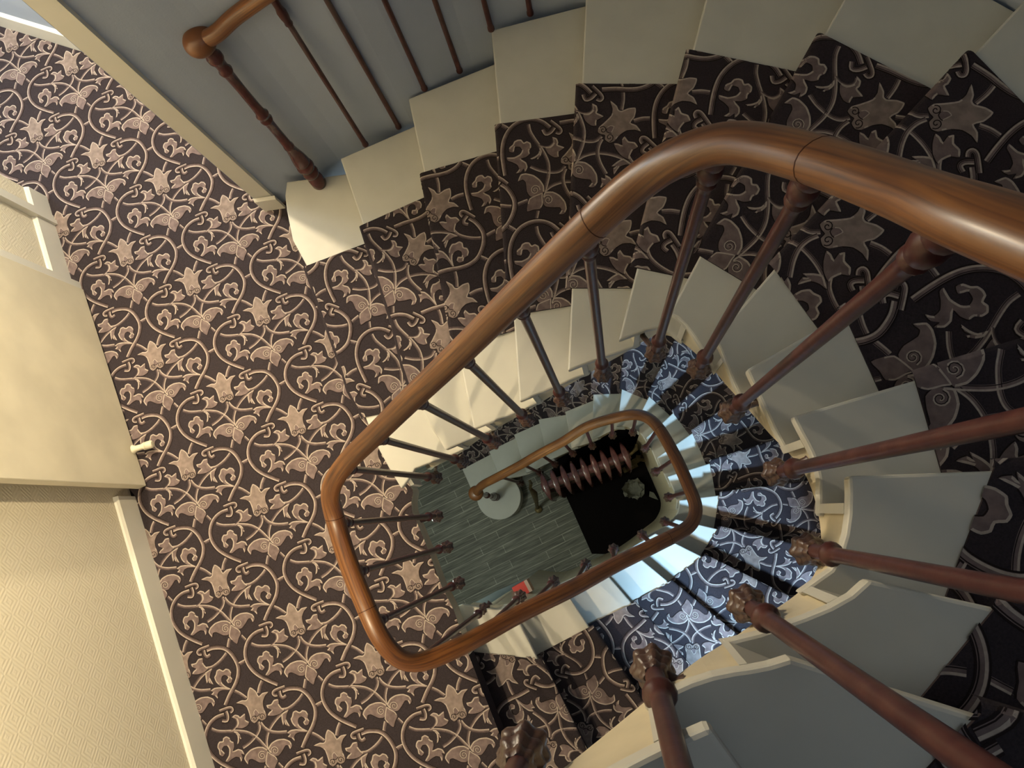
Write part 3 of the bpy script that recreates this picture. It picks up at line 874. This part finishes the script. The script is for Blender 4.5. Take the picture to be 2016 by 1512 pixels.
# scroll end over the bottom newel
m_ = MB(); m_.lathe(endc + Vector((0, 0, -0.03)), (0, 0, 1), [(0.050 * math.sin(PI * k / 16) ** 0.85, 0.031 - 0.033 * math.cos(PI * k / 16)) for k in range(17)], 32)
m_.build('handrail_cap', M['wood'], railing, True)
# joints in the handrail
def joint(px, py):
    best = None
    for i in range(1, len(fine) - 1):
        d = fine[i] - Vector((0, 0, CAMZ)); zc = -d.dot(BACK)
        if zc <= 0.05: continue
        x = 1008 + F * d.dot(RIGHT) / zc; y = 756 - F * d.dot(UP) / zc
        e = (x - px) ** 2 + (y - py) ** 2
        if best is None or e < best[0]: best = (e, i)
    i = best[1]; p = fine[i]; d = (fine[i + 1] - fine[i - 1]).normalized()
    sd = d.cross(Vector((0, 0, 1))).normalized(); up = sd.cross(d)
    mb_ = MB(); rs = []
    for o_, g in ((-0.0008, 1.012), (0.0008, 1.012)):
        rs.append([p + d * o_ + sd * (0.0265 * g * (abs(math.cos(q)) ** .9) * (1 if math.cos(q) >= 0 else -1)) + up * (0.022 * g * math.sin(q) * (1 if math.sin(q) > 0 else .85)) for q in (2 * PI * k / 20 for k in range(20))])
    mb_.rings(rs); mb_.build('handrail_joint', M['joint'], hr, True)
for q in ((1160,428),(1604,322),(655,1020),(722,1196),(1310,1063),(1300,850)): joint(*q)

def rail_over(p):
    """point of the hand-rail's underside above a baluster foot"""
    best = None
    for q in fine:
        if not (0.75 < q.z - p.z < 1.45): continue
        e = (q.x - p.x) ** 2 + (q.y - p.y) ** 2
        if best is None or e < best[0]: best = (e, q)
    q = best[1] if best else Vector((p.x, p.y, p.z + 1.1))
    return Vector((q.x * 0.85 + p.x * 0.15, q.y * 0.85 + p.y * 0.15, q.z - 0.017))
def nearest_string(p, lev):
    """plan point and height where a baluster's bracket meets the string"""
    best = None
    fns = ((inn_up, [x * 0.1 for x in range(-10, 150)]),) if lev > 0 else ((inn_lo, [x * 0.1 for x in range(0, 180)]),)
    for fn, rg in fns:
        for s in rg:
            q = fn(s); e = (q[0] - p.x) ** 2 + (q[1] - p.y) ** 2
            if best is None or e < best[0]:
                i = math.floor(s); Pp = PU if lev > 0 else PL_; z0 = ZL if lev > 0 else 0.0
                L_ = i if s - i < eps(Pp, i, 0.05) else i + 1
                best = (e, (q[0], q[1], z0 + L_ * R - 0.075))
    if -0.2 <= lev <= 0.2:
        best = None
        for a, b in zip(WELL[:-1], WELL[1:]):
            for t in np.linspace(0, 1, 9):
                q = (a[0] + (b[0] - a[0]) * t, a[1] + (b[1] - a[1]) * t, ZL - 0.055); e = (q[0] - p.x) ** 2 + (q[1] - p.y) ** 2
                if best is None or e < best[0]: best = (e, q)
    return best[1]
for lev, p in knobs:
    top = rail_over(p); ax = top - p; L = ax.length
    b = MB()
    prof = [(0.0115, 0.02), (0.0110, 0.10), (0.0115, 0.125), (0.0165, 0.130), (0.0185, 0.137), (0.0165, 0.144), (0.0118, 0.149), (0.0108, 0.18), (0.0098, L * 0.55),
            (0.0095, L - 0.10), (0.0100, L - 0.082), (0.0135, L - 0.078), (0.0140, L - 0.074), (0.0110, L - 0.068), (0.0145, L - 0.060), (0.0165, L - 0.046), (0.0160, L - 0.036), (0.0125, L - 0.028), (0.0155, L - 0.022), (0.0165, L - 0.012), (0.0150, L)]
    b.lathe(p, ax, prof, 14)
    ob = b.build('baluster', M['maroon'], railing, True)
    g = MB()
    g.lathe(p - Vector((0, 0, 0.045)), (0, 0, 1), [(0.001, 0), (0.007, 0.001), (0.011, 0.005), (0.010, 0.009), (0.015, 0.012), (0.020, 0.019), (0.0245, 0.030), (0.0260, 0.040), (0.0235, 0.047), (0.0190, 0.050), (0.0215, 0.056), (0.0235, 0.063), (0.0205, 0.070), (0.0155, 0.076), (0.0165, 0.082), (0.0150, 0.090), (0.0120, 0.094)], 40, 0, 7, 0.10)
    q = nearest_string(p, lev); d = Vector((q[0] - p.x, q[1] - p.y, 0)); dist = max(d.length + 0.014, 0.03); d.normalize()
    dist = min(dist, 0.12); dz = q[2] - (p.z + 0.012)
    z_ = Vector((0, 0, 1)); sd = d.cross(z_)
    rs = []
    for t, w_, h_ in ((0.0, .008, .012), (0.35, .007, .010), (0.65, .008, .012), (0.85, .008, .012), (1.0, .013, .014)):
        c_ = p + d * dist * t + z_ * (0.012 + dz * t)
        rs.append([c_ + sd * (w_ * math.cos(a)) + z_ * (h_ * math.sin(a)) for a in (2 * PI * k / 10 for k in range(10))])
    g.rings(rs)
    g.build('bracket', M['bracket'], ob, True)

# turned newel post
def newel(root, base, top, name='newel_post', s=1.0):
    ax = top - base; L = ax.length
    P = [(0.028, 0), (0.031, 0.01), (0.030, 0.055), (0.024, 0.062), (0.022, 0.075), (0.029, 0.083), (0.033, 0.10), (0.029, 0.116), (0.022, 0.122), (0.030, 0.130),
         (0.035, 0.146), (0.033, 0.162), (0.026, 0.172), (0.031, 0.180), (0.031, 0.186), (0.029, 0.21), (0.023, 0.25), (0.018, 0.29), (0.020, 0.296), (0.020, 0.305), (0.017, 0.312), (0.016, 0.40),
         (0.0165, 0.47), (0.021, 0.476), (0.023, 0.486), (0.019, 0.495), (0.020, 0.505), (0.024, 0.516), (0.018, 0.528), (0.0165, 0.56), (0.0155, L - 0.20), (0.017, L - 0.12), (0.021, L - 0.11), (0.023, L - 0.10), (0.018, L - 0.088),
         (0.019, L - 0.06), (0.026, L - 0.045), (0.026, L - 0.03), (0.020, L - 0.02), (0.022, L)]
    m_ = MB(); m_.lathe(base, ax, [(r * s, h) for r, h in P], 20)
    return m_.build(name, M['newel'], root, True)
nb = at(978, 979, D_lo(18)); nb.z = R
newel(railing, nb, Vector((endc.x, endc.y, endc.z - 0.028)), s=0.95)

# second railing, along the wall side of the upper flight's first steps
rail2 = thing('stair_railing', 'short wall-side railing with round scroll cap and turned newel in front of the blue-grey wall', 'railing')
nbase = at(630, 362, 2.835); nbase.z = ZL + R
cap = at(393, 82, 1.94)
P2 = [tuple(cap), tuple(at(425, 68, 1.92)), tuple(at(462, 34, 1.89)), tuple(at(520, -8, 1.84))]
bal2 = [((720,285),2,1.80),((785,250),2,1.77),((836,175),3,1.65),((905,140),3,1.60),((967,58),4,1.49),((1044,27),4,1.44)]
b2 = []
for p, k, Dt in bal2:
    q = at(*p, D_up(k)); q.z = ZL + k * R; b2.append((q, Dt))
q0 = at(520, -8, 1.84)
for q, Dt in b2[1:]:
    P2.append((q.x, q.y, CAMZ - Dt))
P2.append((b2[-1][0].x + 0.25, b2[-1][0].y + 0.05, CAMZ - 1.33))
f2 = [Vector(p) for p in cr_path(P2, 8)]
for _ in range(3):
    f2 = [f2[0]] + [(f2[i - 1] + f2[i] * 2 + f2[i + 1]) / 4 for i in range(1, len(f2) - 1)] + [f2[-1]]
sweep_rail('handrail', f2, rail2, 0.027, 0.024)
m_ = MB(); m_.lathe(cap + Vector((0, 0, -0.034)), (0, 0, 1), [(0.050 * math.sin(PI * k / 16) ** 0.85, 0.034 - 0.036 * math.cos(PI * k / 16)) for k in range(17)], 32)
m_.build('handrail_cap', M['wood'], rail2, True)
newel(rail2, nbase, Vector((cap.x + 0.012, cap.y - 0.008, cap.z - 0.03)))
for q, Dt in b2:
    best = min(f2, key=lambda r: (r.x - q.x) ** 2 + (r.y - q.y) ** 2)
    top = Vector((best.x, best.y, best.z - 0.02)); L = (top - q).length
    b = MB(); b.lathe(q, top - q, [(0.012, 0), (0.012, 0.012), (0.0095, 0.02), (0.0085, 0.3), (0.0088, L * .55), (0.0088, L - 0.12), (0.013, L - 0.112), (0.011, L - 0.10), (0.014, L - 0.085), (0.015, L - 0.06), (0.011, L - 0.04), (0.012, L)], 12)
    b.build('baluster', M['maroon'], rail2, True)

# ------------------------------------------------------------------ hall floor: mat, radiator and odds and ends
m_ = MB()
ed = [at2((1165, 1090), 6.13), at2((1125, 1000), 6.13), at2((1070, 880), 6.13)]
mp = [ed[0], ed[1], ed[2], (-0.30, 1.25), (0.9, 1.0), (1.0, 0.1), (0.45, -0.35)]
m_.prism(mp, 0.001, 0.012)
tag(m_.build('floor_mat', M['mat']), 'dark floor mat covering the bottom of the stairwell beside the grey planks', 'mat')

ra = at(1074, 957, 5.42); rb_ = at(1232, 897, 5.42)
rad = thing('radiator', 'maroon cast iron column radiator at the bottom of the stairwell', 'radiator')
ax = Vector((rb_.x - ra.x, rb_.y - ra.y, 0)); Lr = ax.length; ax.normalize(); cr_ = Vector((-ax.y, ax.x, 0))
zt_, zb_ = CAMZ - 5.40, 0.13
ns = 9
for i in range(ns):
    c_ = Vector((ra.x, ra.y, 0)) + ax * (Lr * i / (ns - 1))
    b = MB()
    # rounded section: loop in the crosswise/vertical plane
    prof = []
    for q in range(28):
        a = 2 * PI * q / 28
        cx = math.copysign(abs(math.cos(a)) ** 0.6, math.cos(a)) * 0.112
        cz = math.copysign(abs(math.sin(a)) ** 0.35, math.sin(a)) * (zt_ - zb_) / 2
        prof.append((cx, cz))
    rs = []
    for o_, g in ((-0.021, 0.62), (-0.018, 0.86), (-0.010, 0.98), (0, 1.0), (0.010, 0.98), (0.018, 0.86), (0.021, 0.62)):
        rs.append([c_ + ax * o_ * (1.05 - 0.55 * (min(1, abs(x) / 0.112)) ** 3) + cr_ * x * g + Vector((0, 0, (zt_ + zb_) / 2 + z * (0.96 + 0.04 * g))) for x, z in prof])
    b.rings(rs)
    b.build('radiator_section', M['radiator'], rad, True)
hb = MB()
for z in (zt_ - 0.045, zb_ + 0.06):
    a = Vector((ra.x, ra.y, z)) - ax * 0.03; e = Vector((ra.x, ra.y, z)) + ax * (Lr + 0.03)
    hb = MB(); hb.tube([a, a + (e - a) * .5, e], 0.032, 14)
    hb.build('radiator_header', M['radiator'], rad, True)
ft = MB()
for i in (0, ns - 1):
    for s_ in (-1, 1):
        c_ = Vector((ra.x, ra.y, 0)) + ax * (Lr * i / (ns - 1)) + cr_ * 0.06 * s_
        ft.tube([c_ + Vector((0, 0, 0.012)), c_ + Vector((0, 0, 0.08)), c_ + Vector((0, 0, 0.16))], [0.022, 0.014, 0.018], 10)
ft.build('radiator_foot', M['radiator'], rad, True)
vb = MB(); e = Vector((ra.x, ra.y, zt_ - 0.055)) + ax * (Lr + 0.03)
vb.tube([e, e + ax * 0.03 + cr_ * 0.01, e + ax * 0.055 + cr_ * 0.02, e + ax * 0.07 + cr_ * 0.05], [0.014, 0.012, 0.016, 0.008], 10)
vb.build('radiator_bleed_valve', M['brass'], rad, True)
vb = MB(); a0 = at(1042, 955, 5.30)
pts = [a0 + Vector((0.0, 0.03, -0.02)), a0 + Vector((0.012, 0.01, 0.0)), a0 + Vector((0.0, -0.02, -0.05)), at(1052, 972, 5.55), at(1056, 988, 5.85), at(1058, 1002, 6.12)]
vb.tube(pts, [0.010, 0.013, 0.011, 0.024, 0.016, 0.011], 10)
vb.lathe(at(1060, 1003, 6.125), (0, 0, 1), [(0.03, 0), (0.028, 0.02), (0.01, 0.03)], 12)
vb.build('radiator_valve_pipe', M['brass'], rad, True)

def crumple(name, c, r, material, label, cat, seed, flat=0.7, thk=0.004):
    """an opened, crumpled sheet: folded lumpy shell with an opening"""
    rnd = random.Random(seed); m_ = MB(); rows = []
    nu, nv = 16, 7
    off = [[rnd.uniform(0.60, 1.22) for _ in range(nu)] for _ in range(nv)]
    for iv in range(nv):
        th = 0.01 + (iv / (nv - 1)) * 1.9
        rows.append([c + Vector((math.sin(th) * math.cos(2 * PI * iu / nu), math.sin(th) * math.sin(2 * PI * iu / nu), (1 - math.cos(th)) * flat)) * r * off[iv][iu] for iu in range(nu)])
    m_.rings(rows, cap=False)
    inner = [[c + (p - c) * 0.9 + Vector((0, 0, 0.006)) for p in row] for row in reversed(rows)]
    m_.rings(inner, cap=False)
    return tag(m_.build(name, material), label, cat)
c_ = at(1246, 963, 6.04); c_.z = 0.03
crumple('crumpled_paper', c_, 0.078, M['paper'], 'grey crumpled paper bag lying on the dark mat beside the radiator', 'paper', 3)
c2 = at(1287, 975, 6.10); m_ = MB()
c2.z = 0.014
m_.prism([(c2.x + a, c2.y + b) for a, b in ((-.03, .03), (.0, .02), (.02, -.01), (.035, -.035), (-.01, -.02), (-.035, -.01))], 0.013, 0.028)
tag(m_.build('paper_scrap', M['paper']), 'small pale scrap of paper on the dark mat near the curved panelling', 'paper')
# amber wrapping lying behind the bag
m_ = MB(); rnd = random.Random(5)
for k in range(5):
    c3 = at(1240 + 12 * k + rnd.uniform(-4, 4), 915 - 3 * k + rnd.uniform(-8, 8), 6.0); c3.z = 0.05 + 0.03 * k
    d = Vector((rnd.uniform(.5, 1), rnd.uniform(-.3, .5), rnd.uniform(-.3, .3))).normalized()
    u_ = d.cross(Vector((0, 0, 1))).normalized()
    m_.box(c3, d * 0.06, u_ * 0.022, d.cross(u_) * 0.006)
tag(m_.build('packaging_wrapper', M['brass']), 'crinkled amber wrapping on the mat behind the radiator end', 'wrapper')
# rolled sheets and a red box standing against the panelling under the landing edge
m_ = MB(); a = at(925, 1212, 4.75); b = at(1030, 1150, 5.55)
m_.tube([a, a + (b - a) * .5, b], [0.055, 0.05, 0.03], 18)
tag(m_.build('rolled_poster', M['bluepaper'], smooth=True), 'pale blue rolled sheet leaning behind the balusters at the landing corner', 'paper roll')
m_ = MB(); a = at(962, 1212, 4.35); b = at(1034, 1150, 5.25)
m_.tube([a, a + (b - a) * .5, b], [0.05, 0.035, 0.012], 16)
tag(m_.build('paper_cone', M['string'], smooth=True), 'cream paper cone lying beside the pale blue rolled sheet', 'paper cone')
c5 = at(1027, 1160, 4.6); m_ = MB(); q = Vector((0.86, 0.5, 0)); q2 = Vector((-0.5, 0.86, 0))
m_.box(c5, q * 0.040, q2 * 0.036, Vector((0, 0, 0.05)), 0)
m_.box(c5 + q * 0.050, q * 0.010, q2 * 0.036, Vector((0, 0, 0.05)), 1)
tag(m_.build('small_box', [M['red'], M['beige']]), 'small red box with a beige end behind a baluster foot', 'box')
